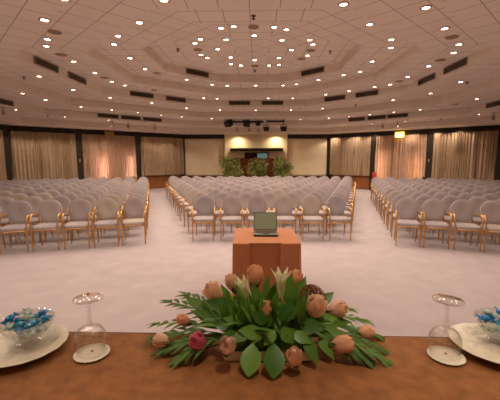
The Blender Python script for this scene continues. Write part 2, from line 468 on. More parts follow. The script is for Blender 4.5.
# fire extinguisher on the column beside the lit-exit-sign bay
c = on_y(374.2, 174, 17.3)
t = thing('fire_extinguisher', 'red fire extinguisher at the column by the glowing peach curtain', 'fire extinguisher', (c.x, 17.3, 0))
p = MB(); p.lathe([(0, .45), (.085, .45), (.09, .47), (.09, .88), (.06, .95), (.03, .97), (0, .97)], 16); p.build('cylinder', M['red'], t)
p = MB(); p.lathe([(0, .97), (.025, .97), (.025, 1.03), (0, 1.03)], 10); p.tube([(-.06, 0, 1.04), (.07, 0, 1.06)], .012, 6); p.build('valve_handle', M['black'], t)
p = MB(); p.tube([(.02, 0, 1.0), (.12, -.02, .95), (.13, -.02, .7), (.10, -.02, .55)], .012, 6); p.build('hose', M['black'], t)
p = MB(); p.box((-.14, -.02, 0), (-.10, .02, .75)); p.box((-.14, -.1, 0), (.1, .1, .02)); p.box((-.11, -.1, .43), (.1, .1, .45)); p.build('stand', M['black'], t, smooth=False)

# switch plates
for px, py, j, u, lb in ((76.3, 160.5, 7, L3, 'small pale switch plate on the dark column beside the pink-glow curtain'), (428.6, 161.5, 1, 5.44, 'small pale switch plate on the dark column past the lit exit sign')):
    m4, L = frame_m(j); pos = m4 @ Vector((u, -.30, 1.55))
    t = thing('switch_plate', lb, 'switch', tuple(pos), 0, 'switch plates on columns')
    q = Matrix.Translation(pos).inverted() @ m4
    p = MB(); p.box((u - .03, -.312, 1.50), (u + .03, -.299, 1.62), M=q); p.build('plate', M['white'], t, smooth=False)
    p = MB(); p.box((u - .015, -.325, 1.52), (u + .015, -.31, 1.57), M=q); p.build('rocker', M['trim'], t, smooth=False)

# exit signs
def exit_sign(j, u, lit, label):
    m4, L = frame_m(j); pos = m4 @ Vector((u, -.52, ZC - .02)); t = thing('exit_sign', label, 'sign', tuple(pos))
    q = Matrix.Translation(pos).inverted() @ m4
    w, h = .40, .25; z1 = ZC - .09; z0 = z1 - h
    p = MB(); p.box((u - w/2, -.56, z0), (u + w/2, -.48, z1), M=q); p.build('housing', M['signon'] if lit else M['signoff'], t, smooth=False)
    p = MB(); p.box((u - w/2 - .02, -.57, z1 - .01), (u + w/2 + .02, -.47, z1 + .015), M=q)
    for s in (-1, 1): p.box((u + s * .14 - .008, -.53, z1), (u + s * .14 + .008, -.51, ZC), M=q)
    p.build('hanger', M['signoff'], t, smooth=False)
    if lit:
        p = MB(); p.box((u - .11, -.566, z0 + .02), (u + .15, -.56, z0 + .14), M=q); p.build('lamp', M['signhot'], t, smooth=False)
    cu = bpy.data.curves.new('lettering', 'FONT'); cu.body = 'EXIT'; cu.size = .15; cu.extrude = .002; cu.align_x = 'CENTER'; cu.align_y = 'CENTER'
    o = bpy.data.objects.new('lettering', cu); cu.materials.append(M['signtext'] if not lit else M['signoff']); COL.objects.link(o); bpy.context.view_layer.update(); me = bpy.data.meshes.new_from_object(o); bpy.data.objects.remove(o); o = link(bpy.data.objects.new('lettering', me), t)
    o.matrix_local = q @ Matrix.Translation((u, -.570, (z0 + z1) / 2)) @ Matrix.Rotation(R(90), 4, 'X')
exit_sign(7, L3 + 1.34, False, 'unlit brownish exit sign hanging over the curtain with two pink glows')
exit_sign(1, 2.72 + 1.42, True, 'lit yellow exit sign hanging over the peach curtain')

# ------------------------------------------------------------------ ceiling fittings
def hit_ceiling(px, py):
    d = ray(px, py); best = None
    for k in range(7):
        p = CAM + d * ((ZT[k] - CAM.z) / d.z); q = Vector((p.x, p.y)) - CT[k]
        rho = max(q.dot(Vector((math.cos(R(a + YAW)), math.sin(R(a + YAW))))) for a in range(0, 360, 45))
        lo = (RAD[k-1] if k else 0) + .12; hi = RAD[k] - (.5 if p.y > 9 else .40)
        if k == 6: hi -= .2
        viol = max(lo - rho, rho - hi, 0)
        if best is None or viol < best[0]:
            if viol > 0: q = q * ((lo if rho < lo else hi) / max(rho, 1e-6))
            best = (viol, k, Vector((CT[k].x + q.x, CT[k].y + q.y, ZT[k])))
    return best[1], best[2]
ORD = 'zeroth first second third fourth fifth sixth seventh eighth ninth tenth eleventh twelfth thirteenth fourteenth fifteenth sixteenth seventeenth eighteenth nineteenth twentieth twenty-first twenty-second twenty-third twenty-fourth twenty-fifth twenty-sixth twenty-seventh twenty-eighth twenty-ninth thirtieth'.split()
TIER = ['raised centre octagon', 'first ceiling ring', 'second ceiling ring', 'third ceiling ring', 'fourth ceiling ring', 'fifth ceiling ring', 'outermost ceiling ring']

DL = [(71.5,1.5),(54,22.4),(40.3,38),(46.3,46),(73.6,61.4),(95,72.8),(111.8,81.6),(124.8,85.3),(110,97.5),(73.3,89.7),(45.5,99.8),(22.6,93.3),(39,76.2),(112.6,34.8),(114,44.2),(130,58),
(164,0),(134,20.8),(145,69),(186.6,79.6),(212,84.5),(226.7,86),(203.5,98),(216.5,99),(152,103),(221,28),(233.7,26.3),(200.4,39),(195,43),(226,39.5),(217.8,48.9),(201,54.6),(207.4,57.7),(230.6,57.2),(231,64),(241,65.3),(254.2,35.4),(254.6,60),
(342.8,4.7),(369.9,24.2),(274.2,27),(286.4,29.4),(282,40),(309.8,39.8),(313,44.2),(291.6,49.7),(307.7,55.4),(279,57.7),(279,64.5),(269,65.3),(323.3,81.4),(298.9,85.5),(284.3,86.3),(255.7,86),(362.8,71.8),(351,76.2),(375.3,61.4),(354.8,92),(329.8,95.7),(295,99.8),(268.7,99.3),
(426.2,7.5),(444.6,28.3),(459,44.2),(453.7,52.5),(428.5,66),(410,76.7),(394.7,84.8),(383,87.9),(391.3,39.5),(390.8,47.6),(460.7,81.9),(430.6,93.3),(476.9,98.8),(397,100.4),
(20.8,109.5),(73.3,116),(83.2,106.4),(111.8,109.8),(113.6,119.4),(35.9,122.8),(65,124.6),(91,126.9),(114.4,128.2),
(137.7,112.4),(160.9,115),(186.6,108),(211.6,118.6),(219.9,109.8),(181.7,116.8),(148,122.5),(156,131),(174.4,132),
(291.6,110.3),(255.7,110.3),(300,119.4),(323.6,108.7),(329,118),(349,116.3),(342.8,125.6),(354.5,132.4),(361,124.3),(332.7,133.7),
(395.5,112.4),(422.3,109.8),(431.4,120),(479,114.4),(406.7,121.5),(372,123.5),(415.8,129.5),(439.7,128.2),(466,127),(373,131.6),(371,114.7)]
pts = [hit_ceiling(*p) + (p[0],) for p in DL]
# one downlight, then copies
dl0 = thing('downlight', None, 'ceiling light')
p = MB(); p.lathe([(.052, 0), (.057, -.012), (.080, -.010), (.084, 0)], 20); p.build('trim_ring', M['trim'], dl0)
p = MB(); p.lathe([(0, -.004), (.053, -.004)], 20); p.build('lamp', M['lamp'], dl0)
ld = bpy.data.lights.new('downlight_bulb', 'SPOT'); ld.energy = 30; ld.color = (1, .83, .68); ld.spot_size = R(136); ld.spot_blend = .35; ld.shadow_soft_size = .06
lo = bpy.data.objects.new('downlight_bulb', ld); link(lo, dl0); lo.location = (0, 0, -.03)
byt = {}
for k, p, x in pts: byt.setdefault(k, []).append((x, p))
first = True
for k in sorted(byt):
    for i, (x, p) in enumerate(sorted(byt[k], key=lambda q: -q[0])):
        o = dl0 if first else copy_tree(dl0); first = False
        o.location = p
        o['label'] = 'bright recessed downlight on the %s, %s from the lit-exit-sign side' % (TIER[k], ORD[i + 1])
        o['group'] = 'recessed downlights in the stepped ceiling'
# the same lamps go on around the half of the ceiling that is overhead and behind the camera
n_over = 0; ld2 = ld.copy(); ld2.energy = 20
for k, p, x in pts:
    q = Vector((2 * CT[k].x - p.x, 2 * CT[k].y - p.y, p.z))
    px, py, zc = to_px(q)
    if k >= 1 and (zc < .3 or py < -6) and not any((q - pp).length < .5 for kk, pp, xx in pts):
        l = lo.copy(); l.data = ld2; l.name = 'downlight_bulb'; link(l); l.parent = None; l.location = q + Vector((0, 0, -.04)); n_over += 1

# downlights straight over the head table
ld3 = ld.copy(); ld3.energy = 42; ld3.spot_size = R(62); ld3.spot_blend = .8; ld3.shadow_soft_size = .05
for x, y in ((-1.05, .55), (.25, .35), (.15, 1.75), (1.25, .6)):
    l = lo.copy(); l.data = ld3; l.name = 'downlight_bulb'; link(l); l.parent = None; l.location = (x, y, ZT[6] - .03 if y < .5 else ZT[5] - .03)
# vents on the risers
def vent(j, k, px0, px1, py, label, zfrac=(.12, .72)):
    a, c, n = side(CT[k], RAD[k], j); t = (c - a).normalized()
    def u_at(px):
        d = ray(px, py); q = Vector((d.x, d.y)); s = ((a.x - CAM.x) * n.x + (a.y - CAM.y) * n.y) / (q.x * n.x + q.y * n.y)
        return (Vector((CAM.x, CAM.y)) + q * s - a).dot(t)
    u0, u1 = sorted((u_at(px0), u_at(px1))); h = ZT[k] - ZT[k + 1]
    z1 = ZT[k] - h * zfrac[0]; z0 = ZT[k] - h * zfrac[1]
    m4 = Matrix(((t.x, n.x, 0, 0), (t.y, n.y, 0, 0), (0, 0, 1, 0), (0, 0, 0, 1)))
    pc = a + t * (u0 + u1) / 2
    root = thing('ceiling_vent', label, 'vent', (pc.x, pc.y, (z0 + z1) / 2), 0, 'dark air vents in the ceiling steps')
    w = (u1 - u0) / 2; hh = (z1 - z0) / 2
    p = MB(); p.box((-w, -.012, -hh), (w, 0, hh), M=m4); p.build('backing', M['black'], root, smooth=False)
    p = MB()
    for s in (-1, 1):
        p.box((-w, -.03, s * hh - .007), (w, 0, s * hh + .007), M=m4); p.box((s * w - .008, -.03, -hh), (s * w + .008, 0, hh), M=m4)
    p.build('frame', M['ventframe'], root, smooth=False)
    p = MB()
    for i in range(4):
        z = -hh + (i + .5) * hh / 2
        p.box((-w, -.026, z - .010), (w, -.012, z + .004), M=m4)
    nn = max(2, int(w * 2 / .35))
    for i in range(1, nn): p.box((-w + 2 * w * i / nn - .004, -.028, -hh), (-w + 2 * w * i / nn + .004, -.012, hh), M=m4)
    p.build('slat', M['vent'], root, smooth=False)
VENTS = [(7,0,186,208,70,'dark vent on the innermost ceiling step, unlit-exit-sign side'),
(1,0,302,324,72,'dark vent on the innermost ceiling step, lit-exit-sign side'),
(0,2,229,250,103,'dark vent on the third ceiling step facing the hall end, unlit-exit-sign side of two'),
(0,2,262,283,103,'dark vent on the third ceiling step facing the hall end, lit-exit-sign side of two'),
(7,2,130,153,94,'long dark vent on the third ceiling step, slanting unlit-exit-sign side, outer of two'),
(7,2,166,185,99,'dark vent on the third ceiling step, slanting unlit-exit-sign side, inner of two'),
(1,2,325,345,100,'dark vent on the third ceiling step, slanting lit-exit-sign side, inner of two'),
(1,2,356,378,96,'long dark vent on the third ceiling step, slanting lit-exit-sign side, outer of two'),
(6,2,34,57,63,'large dark vent on the third ceiling step high over the unlit-exit-sign seats'),
(6,2,68,85,77,'smaller dark vent just beyond the large one over the unlit-exit-sign seats'),
(2,2,445,467,67,'large dark vent on the third ceiling step high over the lit-exit-sign seats'),
(2,2,419,435,81,'smaller dark vent just beyond the large one over the lit-exit-sign seats'),
(7,4,97.5,118,113,'first of three low dark vents in line above the unlit exit sign, outermost'),
(7,4,121,140,115,'middle of three low dark vents in line above the unlit exit sign'),
(7,4,143,161,117,'last of three low dark vents beyond the unlit exit sign, towards the cream panel'),
(1,4,349,365,118,'first of three low dark vents before the lit exit sign, towards the cream panel'),
(1,4,368,386,116,'middle of three low dark vents in line before the lit exit sign'),
(1,4,388,408,114,'last of three low dark vents in line, above the lit exit sign'),
(6,4,-12,12,97,'low dark vent at the edge of view over the unlit-exit-sign seats'),
(2,4,487,512,102,'low dark vent at the edge of view over the lit-exit-sign seats')]
for v in VENTS: vent(*v)

# sprinklers, round speakers
sp0 = thing('sprinkler', None, 'sprinkler')
p = MB(); p.lathe([(0, 0), (.045, 0), (.045, -.008), (.018, -.012), (.014, -.05), (.0, -.05)], 12); p.build('stem', M['chromebrass'], sp0)
p = MB(); p.lathe([(0, -.05), (.035, -.055), (.035, -.062), (0, -.066)], 12); p.build('deflector', M['chromebrass'], sp0)
SPR = [(23.8,76.8),(177.8,49),(253.4,15.6),(330.6,51),(255,70),(444.6,119),(362.6,106),(476,82),(58,114.7)]
SPL = ['over the unlit-exit-sign seats, beside the large vent', 'on the raised centre octagon, unlit-exit-sign side', 'on the near part of the raised centre octagon', 'on the raised centre octagon, lit-exit-sign side', 'on the far part of the raised centre octagon', 'low over the curtain past the lit exit sign', 'on the ceiling ring between two vents, lit-exit-sign side', 'over the lit-exit-sign seats, beside the large vent', 'low over the curtain on the unlit-exit-sign side']
for i, (q, lb) in enumerate(zip(SPR, SPL)):
    o = sp0 if i == 0 else copy_tree(sp0); k, pos = hit_ceiling(*q); o.location = pos
    o['label'] = 'tiny dark fire sprinkler ' + lb; o['group'] = 'fire sprinklers on the ceiling'
rs0 = thing('ceiling_speaker', None, 'speaker')
p = MB(); p.lathe([(0, -.006), (.095, -.006), (.10, 0)], 24); p.build('grille', M['speaker'], rs0)
p = MB(); p.lathe([(.095, 0), (.097, -.012), (.115, -.010), (.118, 0)], 24); p.build('rim', M['trim'], rs0)
SPK = [(46.8,30.4),(61,54.6),(104,77.5),(197.8,49.7),(157,73),(154,90),(253.6,26.8),(311,50.4),(301.5,58.8),(255,65.8),(452,37),(440.5,60),(401.7,81.4),(456,104)]
byk = {}
for q in SPK:
    k, pos = hit_ceiling(*q); byk.setdefault(k, []).append((q[0], pos))
i = 0
for k in sorted(byk):
    for n, (x, pos) in enumerate(sorted(byk[k], key=lambda q: -q[0])):
        o = rs0 if i == 0 else copy_tree(rs0); i += 1
        o.location = pos; o['label'] = 'flat round grey speaker on the %s, %s from the lit-exit-sign side' % (TIER[k], ORD[n + 1]); o['group'] = 'round flush ceiling speakers'

# small cream adjustable spots near the walls
cs0 = thing('adjustable_spotlight', None, 'spotlight')
p = MB(); p.lathe([(0, 0), (.06, 0), (.06, -.02), (.015, -.025), (.012, -.10), (0, -.10)], 14); p.build('mount', M['white'], cs0)
p = MB(); p.lathe([(0, .02), (.035, .015), (.05, -.05), (.06, -.13), (.052, -.13), (.045, -.10), (0, -.10)], 16, (0, 0, -.10)); hd = p.build('head', M['white'], cs0); 
ADJ = [(4.2,107,'unlit-exit-sign seats, at the edge of view'),(112.4,121,'unlit exit sign'),(128.2,122.5,'curtain just beyond the unlit exit sign'),(154.7,124.3,'curtain above the wainscot, unlit-exit-sign side'),(383.5,123,'curtain above the fire extinguisher'),(401.7,122.5,'lit exit sign'),(493.8,112.8,'lit-exit-sign seats, at the edge of view'),(237,127,'unlit-exit-sign end of the black lighting bars'),(249,127,'middle of the long black lighting bar'),(258.5,127,'gap between the two black lighting bars')]
for i, (x, y, lb) in enumerate(ADJ):
    o = cs0 if i == 0 else copy_tree(cs0); k, pos = hit_ceiling(x, y); o.location = pos
    o['label'] = 'small cream spotlight on the low ceiling by the ' + lb; o['group'] = 'small cream spotlights on the low ceiling'
for i, x in enumerate((238, 276)):      # wall-washing downlights over the centre of the back wall
    pos = Vector((on_y(x, 135, 19.4).x, 19.35, ZC))
    o = copy_tree(dl0); o.location = pos; o['label'] = 'downlight washing the cream wall over the dark beam, %s of the two' % ('unlit exit sign one', 'lit exit sign one')[i]; o['group'] = 'wall-washing downlights'
    for ch in o.children:
        if ch.type == 'LIGHT':
            ch.data = ld.copy(); ch.data.energy = 80; ch.data.spot_size = R(160); ch.data.spot_blend = 1.0; ch.data.color = (1, .78, .50)

# black stage lights on two bars
def bar(x0, x1, y, Y, label):
    a, c = on_y(x0, y, Y), on_y(x1, y, Y); zt = ZT[4]
    t = thing('lighting_bar', label, 'lighting bar', ((a.x + c.x) / 2, Y, a.z), 0, 'black lighting bars under the ceiling')
    w = (c.x - a.x) / 2
    p = MB(); p.box((-w, -.04, -.04), (w, .04, .04)); p.build('track', M['black'], t, smooth=False)
    for s in (-.8, .8):
        p = MB(); p.tube([(s * w, 0, .03), (s * w, 0, zt - a.z)], .014, 8); p.build('hanger', M['black'], t)
    return a.z
zb = bar(231, 263.5, 121.8, 16.4, 'longer black lighting bar under the ceiling before the far wall')
bar(267, 284.5, 121.3, 16.4, 'shorter black lighting bar under the ceiling before the far wall')
def stage_light(px, py, Y, zt, label, sz=.15, tilt=35, yaw=0):
    c = on_y(px, py, Y)
    t = thing('stage_light', label, 'spotlight', tuple(c), 0, 'black stage lights hung by the lighting bars')
    Mr = Matrix.Rotation(R(yaw), 4, 'Z') @ Matrix.Rotation(R(tilt), 4, 'X')
    p = MB(); p.box((-sz, -sz * .9, -sz * .8), (sz, sz * .9, sz * .8), M=Mr); p.box((-sz * .7, sz * .9, -sz * .5), (sz * .7, sz * 1.4, sz * .5), M=Mr)
    h = p.build('housing', M['black'], t, smooth=False); bv = h.modifiers.new('b', 'BEVEL'); bv.width = .02; bv.segments = 2
    p = MB(); p.lathe([(0, 0), (sz * .6, 0), (sz * .7, .015), (sz * .75, .0)], 18); l = p.build('lens', M['lens'], t); l.matrix_local = Mr @ Matrix.Translation((0, -sz * .92, 0)) @ Matrix.Rotation(R(90), 4, 'X')
    p = MB(); q = sz + .02; p.tube([(-q, 0, 0), (-q, 0, sz), (-q * .7, 0, sz * 1.35), (q * .7, 0, sz * 1.35), (q, 0, sz), (q, 0, 0)], .012, 6)
    p.tube([(0, 0, sz * 1.35), (0, 0, zt - c.z)], .014, 6); p.build('yoke', M['black'], t)
    return t
stage_light(228.5, 123.5, 16.3, ZT[4], 'black stage light at the end of the longer bar, over the leafy plant', .16, 30, -30)
stage_light(246.5, 123.5, 16.25, zb, 'black stage light at the middle of the longer lighting bar', .15, 30, 10)
stage_light(258, 123.5, 16.25, zb, 'narrow black stage light by the end of the longer bar', .11, 20, 0)
stage_light(266.2, 128.8, 16.25, ZT[4], 'low-hung black stage light in the gap between the bars', .12, 15, 0)
stage_light(283.6, 128.8, 16.25, ZT[4], 'low-hung black stage light at the end of the shorter bar', .13, 15, 0)

# ------------------------------------------------------------------ banquet chairs
def superell(w, d, n, k):
    out = []
    for i in range(n):
        a = 2 * math.pi * i / n; c, s = math.cos(a), math.sin(a)
        out.append((math.copysign(abs(c) ** k, c) * w, math.copysign(abs(s) ** k, s) * d))
    return out
def pad_outline(sc=0.0, n=40):
    out = []
    for i in range(n):
        a = 2 * math.pi * i / n; c, s = math.cos(a), math.sin(a)
        if s >= 0: x, z = .206 * c, .255 + .200 * s
        else:
            x = math.copysign(abs(c) ** .55, c) * .206; z = .255 - .255 * abs(s) ** .62
            x *= 1 - .20 * ((.255 - z) / .255) ** 1.2
        out.append((x * (1 - sc / .2), .25 + (z - .25) * (1 - sc / .23)))
    return out
def make_chair():
    t = thing('banquet_chair', None, 'chair')
    p = MB(); lv = [(.395, .93), (.402, .985), (.425, 1.0), (.445, .99), (.458, .94), (.468, .80), (.474, .45), (.476, .12)]
    p.rings([[(x * s * .218 / .218, y * s - .01, z) for x, y in superell(.218, .215, 32, .42)] for z, s in lv]); p.build('seat', M['fabric'], t, angle=70)
    Mb = Matrix.Translation((0, .185, .462)) @ Matrix.Rotation(R(-10), 4, 'X')
    p = MB(); rs = []
    for y, sc in ((-.012, .17), (-.024, .12), (-.028, .05), (-.022, .014), (-.008, 0), (.012, 0), (.026, .012), (.030, .05)):
        rs.append([Mb @ Vector((x, y, z)) for x, z in pad_outline(sc)])
    p.rings(rs); p.build('backrest', M['fabric'], t, angle=70)
    p = MB(); p.tube([Mb @ Vector((x, -.018, z)) for x, z in pad_outline(.006)], .0055, 6, closed=True); p.build('piping', M['piping'], t)
    for s in (-1, 1):
        p = MB(); p.tube([(s * .212, -.195, 0), (s * .212, -.198, .25), (s * .214, -.20, .44)], [.011, .014, .015], 8); p.build('leg', M['gold'], t)
    for s in (-1, 1):
        p = MB(); p.tube([(s * .200, .265, 0), (s * .195, .215, .25), (s * .190, .19, .44)], [.011, .014, .015], 8); p.build('leg', M['gold'], t)
    for s in (-1, 1):
        p = MB(); p.tube([(s * .216, -.20, .43), (s * .222, -.185, .52), (s * .226, -.165, .60), (s * .226, -.13, .640), (s * .226, -.07, .652), (s * .224, .05, .648), (s * .216, .17, .640), (s * .19, .225, .632)],
                   [.014, .014, .014, .017, .018, .016, .013, .012], 8); p.build('armrest', M['gold'], t)
    p = MB(); p.tube([(x, y - .008, .392) for x, y in superell(.212, .205, 24, .35)], .013, 6, closed=True)
    p.tube([(-.215, -.19, .375), (.215, -.19, .375)], .010, 6); p.build('seat_frame', M['gold'], t)
    p = MB(); p.tube([(-.16, .18, .40), (-.165, .205, .48), (-.175, .255, .62), (-.18, .28, .74)], .012, 8); p.tube([(.16, .18, .40), (.165, .205, .48), (.175, .255, .62), (.18, .28, .74)], .012, 8)
    p.tube([(-.165, .21, .465), (.165, .21, .465)], .010, 6); p.build('back_frame', M['gold'], t)
    return t
chair0 = make_chair(); used = [False]
def place(x, y, rz, label, group):
    px, py, zc = to_px((x, y + .25, .75))
    if px < -14 or px > 514: return None
    o = chair0 if not used[0] else copy_tree(chair0); used[0] = True
    o.location = (x, y, 0); o.rotation_euler = (0, 0, rz); o['label'] = label; o['group'] = group
    return o
rng = random.Random(3)
n_ch = 0
def row_word(r): return 'front row' if r == 0 else ('last row' if r == 10 else '%s row' % ORD[r + 1])
for r in range(11):
    n = 6 + r; half = 1.416 + .236 * r
    for i in range(n):
        x = .455 + half - 2 * half * i / (n - 1) + rng.uniform(-.012, .012); y = 7.06 + .745 * r + rng.uniform(-.015, .015)
        if place(x, y, R(rng.uniform(-2, 2)), 'grey round-backed gilt chair, middle block, %s, %s from the lit-exit-sign aisle' % (row_word(r), ORD[i + 1]), 'banquet chairs of the middle block'): n_ch += 1
def side_block(x0, y0, sx, step, pitch, cdir, rdir, face, who, grp):
    global n_ch
    for r in range(11):
        for i in range(13):
            x = x0 + sx * (math.sin(R(cdir)) * step * r + math.cos(R(rdir)) * pitch * i) + rng.uniform(-.012, .012)
            y = y0 + math.cos(R(cdir)) * step * r - math.sin(R(rdir)) * pitch * i + rng.uniform(-.012, .012)
            if place(x, y, R(-sx * face + rng.uniform(-2, 2)), 'grey round-backed gilt chair, block below the %s, %s, %s from the aisle' % (who, row_word(r), ORD[i + 1]), grp): n_ch += 1
# the pad top stands .26 m behind the chair's origin
fr = R(17)
side_block(3.19 - .26 * math.sin(fr), 6.87 - .26 * math.cos(fr), 1, .752, .495, 15.9, 19, 17, 'lit exit sign', 'banquet chairs of the lit-exit-sign block')
side_block(-2.40 + .26 * math.sin(fr), 6.98 - .26 * math.cos(fr), -1, .752, .515, 15.9, 16.5, 16, 'unlit exit sign', 'banquet chairs of the unlit-exit-sign block')
print('CHAIRS', n_ch, 'DL', len(DL), 'OVER', n_over)

# ------------------------------------------------------------------ laptop table
TZ = .72
f0 = on_z(232.9, 243, TZ); f1 = on_z(299.8, 243, TZ); k0 = on_z(235.5, 228.2, TZ); k1 = on_z(293.3, 228.2, TZ)
xl, xr = (f0.x + k0.x) / 2, (f1.x + k1.x) / 2; yf, yb = f0.y, k0.y
cx, cy = (xl + xr) / 2, (yf + yb) / 2; hw, hd2 = (xr - xl) / 2, (yb - yf) / 2
def cloth_box(hw, hd, z_top, drop, proud=None, n_side=40, flare=.02, sag=0):
    """a cloth over a rectangular table: top and four hanging sides with soft folds"""
    mb = MB(); per = []
    def side_pts(a, c, n):
        return [(a[0] + (c[0] - a[0]) * i / n, a[1] + (c[1] - a[1]) * i / n) for i in range(n)]
    per += side_pts((-hw, -hd), (hw, -hd), n_side) + side_pts((hw, -hd), (hw, hd), n_side) + side_pts((hw, hd), (-hw, hd), n_side) + side_pts((-hw, hd), (-hw, -hd), n_side)
    rings = []; nz = 8
    rings.append([(x * .97, y * .97, z_top) for x, y in per]); rings.append([(x * .995, y * .995, z_top - .002) for x, y in per])
    for q in range(nz + 1):
        v = q / nz; rg = []
        for i, (x, y) in enumerate(per):
            sd = i // n_side; w = (i % n_side) / n_side
            nx, ny = ((0, -1), (1, 0), (0, 1), (-1, 0))[sd]
            o = flare * v + .006 * v * math.sin(w * 23 + sd)
            if proud and sd == 0: o += proud(w) * (.35 + .65 * min(1, v * 3))
            rg.append((x + nx * o, y + ny * o, z_top - .008 - (drop - .008) * v))
        rings.append(rg)
    mb.rings(rings, True, True, False); return mb
def proud(w): return .040 if w < .235 else (.040 if w > .715 else -.022)
tc = cloth_box(hw, hd2, TZ, TZ - .004, proud).build('tablecloth', M['copper2'], angle=50); tc.location = (cx, cy, 0)
tag(tc, 'terracotta cloth draped to the floor over the small table under the laptop', 'tablecloth')

lp = on_z(266, 236.8, TZ); lt = thing('laptop', 'open grey laptop on the small terracotta-draped table', 'laptop', (lp.x, lp.y + .125, TZ + .001), R(-1))
p = MB(); p.box((-.155, -.125, 0), (.155, .125, .022)); o = p.build('base', M['lapdark'], lt, smooth=False); bv = o.modifiers.new('b', 'BEVEL'); bv.width = .006; bv.segments = 2
p = MB(); p.box((-.150, -.118, .0221), (.150, .118, .0245)); p.build('palm_rest', M['lapgrey'], lt, smooth=False)
p = MB()
for r in range(5):
    for c in range(13): p.box((-.135 + c * .0208, -.02 + r * .024, .0245), (-.135 + c * .0208 + .018, -.02 + r * .024 + .020, .028))
p.build('keyboard', M['lapkeys'], lt, smooth=False)
p = MB(); p.box((-.035, -.10, .0245), (.035, -.045, .0255)); p.build('touchpad', M['lapdark'], lt, smooth=False)
lid = thing('lid', None, None); lid.parent = lt
bpy.data.objects.remove(lid)
Ml = Matrix.Translation((0, .12, .026)) @ Matrix.Rotation(R(-9), 4, 'X')
p = MB(); p.box((-.155, 0, 0), (.155, .012, .245), M=Ml); lid = p.build('lid', M['lapgrey'], lt, smooth=False)
p = MB(); p.box((-.143, -.001, .018), (.143, .001, .234), M=Ml); p.build('screen', M['screen'], lid, smooth=False)

# ------------------------------------------------------------------ head table in front of the camera
HZ = 1.20
d = MB(); d.box((-3.4, -.9, 0), (3.6, 1.35, .45)); 
tag(d.build('floor_platform', M['carpet'], smooth=False), kind='structure')
ht = MB(); NX, NY = 150, 46
hwid, hy0, hy1 = 1.35, -.62, 0.0
rng = random.Random(11); vs = []; fs = []
def wr(x, y):
    return .0022 * math.sin(11 * x + 4 * y + 1.3 * math.sin(5 * y)) * math.sin(7 * y + 3 * x) + .0012 * math.sin(31 * x - 17 * y) * math.sin(3 * x + 1)
for i in range(NX + 1):
    x = -hwid + 2 * hwid * i / NX
    for j in range(NY + 1):
        y = hy0 + (hy1 - hy0) * j / NY
        e = min(1, (hy1 - y) / .05, (y - hy0) / .05)
        vs.append((x, y, HZ + wr(x, y) * max(.0, e) - .0035))
for i in range(NX):
    for j in range(NY): fs.append((i*(NY+1)+j, (i+1)*(NY+1)+j, (i+1)*(NY+1)+j+1, i*(NY+1)+j+1))
ht.add(vs, fs)
# hanging sides
def drape(pts, nrm):
    rg = []
    for q in range(9):
        v = q / 8; rg.append([(x + nrm[0] * (.004 + .03 * v + .012 * v * math.sin(s * 24)), y + nrm[1] * (.004 + .03 * v + .012 * v * math.sin(s * 24)), HZ - .0035 - (HZ - .46) * v) for x, y, s in pts])
    ht.rings(rg, False, False, False)
drape([(-hwid + 2 * hwid * i / NX, hy1, 2 * hwid * i / NX) for i in range(NX + 1)], (0, 1))
drape([(-hwid + 2 * hwid * i / NX, hy0, 2 * hwid * i / NX) for i in range(NX + 1)], (0, -1))
for sx in (-1, 1): drape([(sx * hwid, hy0 + (hy1 - hy0) * j / NY, j / 20) for j in range(NY + 1)], (sx, 0))
hto = ht.build('tablecloth', M['copper'], angle=60)
ang = math.atan2(.9356 - .967, .555 + .59); hto.rotation_euler = (0, 0, ang); hto.location = (0, .967 + .59 * math.tan(ang), 0)
tag(hto, 'long rusty brown tablecloth covering the head table under the flowers and glasses', 'tablecloth')

# wine glasses upside down on doilies
def wine_glass(px, py, label, dl, rot):
    c = on_z(px, py, HZ)
    # doily
    p = MB(); n = 120; Rr = .0435
    out = [(Rr * (1 + .05 * abs(math.sin(11 * math.pi * 2 * i / n))) * math.cos(2*math.pi*i/n), Rr * (1 + .05 * abs(math.sin(11 * 2 * math.pi * i / n))) * math.sin(2*math.pi*i/n)) for i in range(n)]
    dm = thing('doily', dl, 'doily', (c.x, c.y, HZ + .0005), rot, 'scalloped paper doilies')
    p.rings([[(x, y, 0) for x, y in out], [(x, y, .0012) for x, y in out], [(x * .86, y * .86, .0014) for x, y in out], [(x * .84, y * .84, .0008) for x, y in out], [(x * .05, y * .05, .0010) for x, y in out]]); p.build('paper', M['doily'], dm)
    p = MB(); p.lathe([(0, 0), (.0035, 0), (.0035, .0003), (0, .0004)], 12, (0, .006, .0011)); p.box((-.004, .010, .0011), (.004, .0115, .0014)); p.build('printed_mark', M['ink'], dm)
    p = MB()
    for i in range(9): p.box((-.016 + i * .0036, -.0065 + .0008 * math.sin(i * 2), .0010), (-.0135 + i * .0036, -.004 + .0008 * math.sin(i * 1.3), .0013))
    p.build('printed_line', M['paleink'], dm)
    t = thing('wine_glass', label, 'glass', (c.x - .003, c.y + .004, HZ + .0021), 0, 'upturned wine glasses')
    # rim down: bowl, stem, foot on top
    o = [(.0355, 0), (.0385, .018), (.0402, .036), (.0385, .052), (.030, .066), (.017, .0735), (.0085, .078), (.0055, .084), (.0048, .10), (.0048, .128), (.007, .140), (.016, .1455), (.030, .1475), (.0375, .1485), (.0382, .1495), (.0375, .1505), (.0, .1512)]
    i_ = [(0, .071), (.010, .0700), (.0165, .0690), (.0285, .0635), (.0370, .051), (.0388, .036), (.0372, .018), (.0343, .0004), (.0349, -.0003)]
    p = MB(); p.lathe((i_ + o)[::1], 40); p.build('goblet', M['glass'], t, angle=60)
wine_glass(92, 353, 'upturned wine glass beside the plate whose candy bowl is whole in view', 'scalloped doily under the upturned glass near the fully seen candy bowl', R(20))
wine_glass(446, 355.5, 'upturned wine glass beside the plate cut off by the edge of view', 'scalloped cream doily under the upturned glass, beside the plate cut by the edge of view', R(-25))

